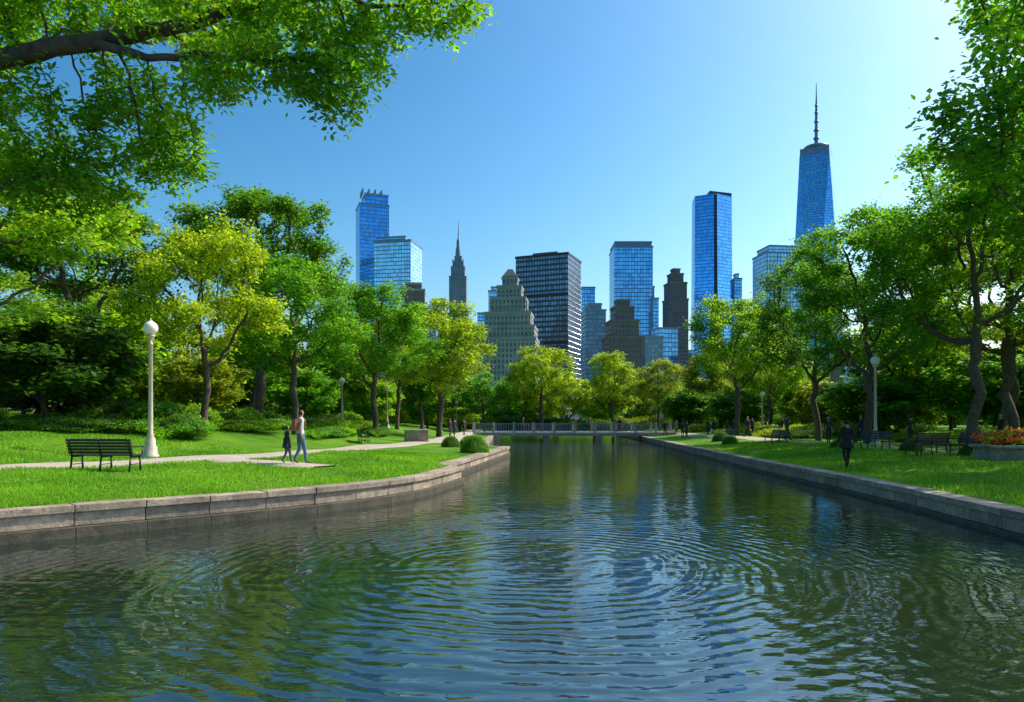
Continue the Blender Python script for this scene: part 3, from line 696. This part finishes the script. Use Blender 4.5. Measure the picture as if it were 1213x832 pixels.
# ------------------------------------------------------------------ people
def person_mesh(name, top, legs, shoe, hair, skin=(.42, .25, .17), stride=1.0, coat=False, slim=1.0, accent=None):
    s = stride; J = {}; E = []
    def j(n, co, r, p=None, lab='top'): J[n] = (np.array(co, float), r, lab); E.append((p, n, lab)) if p else None
    j('pel', (0, 0, .95), .125 * slim, None, 'legs'); j('sp', (0, .01, 1.1), .118 * slim, 'pel'); j('ch', (0, 0, 1.3), .15 * slim, 'sp'); j('uc', (0, -.01, 1.42), .11 * slim, 'ch')
    j('nk', (0, 0, 1.52), .052, 'uc', 'skin'); j('hd0', (0, .02, 1.585), .072, 'nk', 'skin'); j('hd1', (0, .02, 1.66), .092, 'hd0', 'skin'); j('hd2', (0, .01, 1.72), .07, 'hd1', 'skin')
    for sg, n, f in ((1, 'R', -1), (-1, 'L', 1)):
        a = .20 * s * f
        j('sh' + n, (sg * .165, 0, 1.42), .062, 'uc'); j('el' + n, (sg * .225, -.03 + a * .5, 1.15), .046, 'sh' + n); j('wr' + n, (sg * .22, .06 + a * 1.1, .92), .03, 'el' + n)
        j('pm' + n, (sg * .215, .08 + a * 1.15, .84), .03, 'wr' + n, 'skin')
    j('hiR', (.09, 0, .88), .098 * slim, 'pel', 'legs'); j('knR', (.095, .17 * s, .5), .062, 'hiR', 'legs'); j('anR', (.09, .27 * s, .1), .042, 'knR', 'legs'); j('toR', (.1, .27 * s + .17, .045), .038, 'anR', 'shoe')
    j('hiL', (-.09, 0, .88), .098 * slim, 'pel', 'legs'); j('knL', (-.095, .02 * s, .49), .062, 'hiL', 'legs'); j('anL', (-.09, -.32 * s, .14), .042, 'knL', 'legs'); j('toL', (-.1, -.32 * s + .15, .045), .038, 'anL', 'shoe')
    names = list(J); me = bpy.data.meshes.new('sk'); me.from_pydata([tuple(J[n][0]) for n in names], [(names.index(a), names.index(b)) for a, b, _ in E], [])
    ob = link(bpy.data.objects.new('sk', me)); md = ob.modifiers.new('skin', 'SKIN'); md.use_smooth_shade = True
    for i, n in enumerate(names):
        sv = me.skin_vertices[0].data[i]; rr = J[n][1]; sv.radius = (rr, rr * (.78 if n in ('ch', 'pel', 'sp', 'uc') else 1)); sv.use_root = (n == 'pel')
    sb = ob.modifiers.new('sub', 'SUBSURF'); sb.levels = 2; sb.render_levels = 2
    dg = bpy.context.evaluated_depsgraph_get(); ev = ob.evaluated_get(dg).to_mesh()
    w = M(); w.v = [tuple(v.co) for v in ev.vertices]; MT = {'top': 0, 'legs': 1, 'shoe': 2, 'skin': 3, 'hair': 4}
    seg = [(J[a][0], J[b][0], l) for a, b, l in E]
    hc = np.array([0, .0, 1.66]); hv = set()
    for pgn in ev.polygons:
        c = np.array(pgn.center); bl, bd = 'top', 9
        for a, b, l in seg:
            t = np.clip((c - a) @ (b - a) / ((b - a) @ (b - a)), 0, 1); d_ = np.linalg.norm(c - a - t * (b - a))
            if d_ < bd: bd, bl = d_, l
        if coat and bl == 'legs' and c[2] > .8: bl = 'top'
        if bl == 'legs' and c[2] > .98: bl = 'top'
        if bl == 'top' and c[2] < .98 and abs(c[0]) < .14 and not coat: bl = 'legs'
        if bl == 'skin' and c[2] > 1.58 and (c[1] < .015 or c[2] > 1.715): bl = 'hair'; hv |= set(pgn.vertices)
        w.face(list(pgn.vertices), MT[bl], True)
    for i in hv:
        v = np.array(w.v[i]); w.v[i] = tuple(hc + (v - hc) * 1.13)
    ob.evaluated_get(dg).to_mesh_clear(); bpy.data.objects.remove(ob)
    for sg, n in ((1, 'R'), (-1, 'L')):   # five curled fingers
        p = J['pm' + n][0]
        for k, (dy, ln) in enumerate(((.028, .065), (.01, .075), (-.008, .07), (-.026, .055))):
            a = p + np.array([0, dy, -.015]); b_ = a + np.array([-sg * .004, .004, -ln * .6]); c_ = b_ + np.array([-sg * .018, .008, -ln * .45])
            w.tube(a, b_, .0095, .0088, 6, 3); w.tube(b_, c_, .0088, .007, 6, 3)
        a = p + np.array([0, .02, .02]); b_ = a + np.array([-sg * .005, .035, -.03]); w.tube(a, b_, .011, .009, 6, 3); w.tube(b_, b_ + np.array([-sg * .006, .01, -.028]), .009, .008, 6, 3)
    hx = .02 + .088
    w.ball((0, hx + .004, 1.652), .014, 3, 8, (.8, 1.2, 1.5)); w.ball((0, hx - .008, 1.615), .016, 5, 8, (1.4, .5, .3))
    for sg in (-1, 1): w.ball((sg * .032, hx - .012, 1.672), .011, 4, 8, (1.2, .6, .7)); w.ball((sg * .094, .012, 1.655), .02, 3, 8, (.4, .8, 1.3))
    if coat:
        w.lathe([(.15, 1.2), (.165, 1.0), (.2, .78), (.205, .72), (.12, .74)], n=18, mat=0)
    if accent:
        w.box((0, -.17, 1.25), (.28, .14, .38), 6)
        for sg in (-1, 1): w.tube((sg * .1, -.12, 1.4), (sg * .11, .1, 1.42), .02, .02, 6, 6); w.tube((sg * .11, .1, 1.42), (sg * .1, .13, 1.15), .02, .02, 6, 6)
    cols = [top, legs, shoe, skin, hair, (.3, .1, .08), accent or (.02, .02, .02)]
    mats = [simple_mat(name + '_' + k, c, None, 12, .85, bump=.004, bscale=20) for k, c in zip(('jacket', 'trousers', 'shoes', 'skin', 'hair', 'lips', 'bag'), cols)]
    return w.mesh(name, mats)
PM = person_mesh('man', (.7, .68, .66), (.10, .18, .33), (.12, .08, .05), (.06, .035, .02), accent=(.45, .13, .09), stride=.55)
PC = person_mesh('child', (.03, .035, .06), (.12, .13, .17), (.3, .28, .26), (.05, .03, .02), stride=.6, coat=True, slim=.95)
PD = person_mesh('walker', (.018, .018, .022), (.015, .015, .018), (.01, .01, .01), (.02, .015, .01), stride=.8, coat=True)
PE = person_mesh('visitor', (.06, .05, .05), (.03, .035, .05), (.02, .02, .02), (.03, .02, .01), stride=.5)
def person(me, x, y, face, s=1.0, z=None):
    ob = link(bpy.data.objects.new('person', me)); ob.location = (x, y, hh(x, y) if z is None else z); ob.rotation_euler = (0, 0, face); ob.scale = (s,) * 3
person(PM, -6.75, 22.9, R_(-50), 1.0, hh(-6.75, 22.9) + .05); person(PC, -7.2, 22.95, R_(-50), .7, hh(-7.2, 22.95) + .05)
person(PD, 11.95, 25.6, R_(-5)); person(PE, 19.4, 44, R_(170))
for i in range(22):
    x = rng.uniform(15.8, 27); y = rng.uniform(62, 100); person((PD, PE)[i % 2], x, y, rng.uniform(0, 6.28), rng.uniform(.92, 1.05))
for i in range(7): person((PE, PD)[i % 2], rng.uniform(1, 15), 84.5 + rng.uniform(-.7, .7), R_(90 if i % 2 else -90), 1, .97)
for i in range(5): person((PE, PD)[i % 2], 19.5 + rng.uniform(-1, 8), rng.uniform(30, 60), rng.uniform(0, 6.28))
for x, y in ((-5.3, 66), (-5.8, 67), (-9, 88), (-5, 75)): person(PE, x, y, rng.uniform(0, 6))

# ------------------------------------------------------------------ light, sky, camera
world = bpy.data.worlds.new('World'); scene.world = world; world.use_nodes = True; nt = world.node_tree; nt.nodes.clear()
o = nt.nodes.new('ShaderNodeOutputWorld'); bg = nt.nodes.new('ShaderNodeBackground'); sky = nt.nodes.new('ShaderNodeTexSky')
sky.sky_type = 'NISHITA'; sky.sun_disc = False; sky.sun_elevation = SUN_EL; sky.sun_rotation = SUN_AZ
sky.air_density = 1.1; sky.dust_density = 2.2; sky.ozone_density = 2.2
gm_ = nt.nodes.new('ShaderNodeGamma'); gm_.inputs[1].default_value = 1.6
hs = nt.nodes.new('ShaderNodeHueSaturation'); hs.inputs['Saturation'].default_value = 1.15; hs.inputs['Hue'].default_value = .482
nt.links.new(sky.outputs[0], gm_.inputs[0]); nt.links.new(gm_.outputs[0], hs.inputs['Color']); nt.links.new(hs.outputs[0], bg.inputs[0]); bg.inputs[1].default_value = 0.076; nt.links.new(bg.outputs[0], o.inputs[0])
sl = bpy.data.lights.new('sun', 'SUN'); sl.energy = 5.0; sl.angle = R_(.5); sl.color = (1, .92, .76)
so = link(bpy.data.objects.new('sun', sl)); so.rotation_euler = Vector((math.sin(SUN_AZ) * math.cos(SUN_EL), math.cos(SUN_AZ) * math.cos(SUN_EL), math.sin(SUN_EL))).to_track_quat('Z', 'Y').to_euler()
cam = bpy.data.cameras.new('camera'); cam.lens = 850 / 1213 * 36; cam.sensor_width = 36; cam.shift_y = 84 / 1213; cam.clip_end = 9000; cam.clip_start = .1
co = link(bpy.data.objects.new('camera', cam)); co.location = (0, 0, CAMZ); co.rotation_euler = (R_(90), 0, 0); scene.camera = co
scene.view_settings.view_transform = 'Standard'; scene.view_settings.look = 'None'; scene.view_settings.exposure = 0
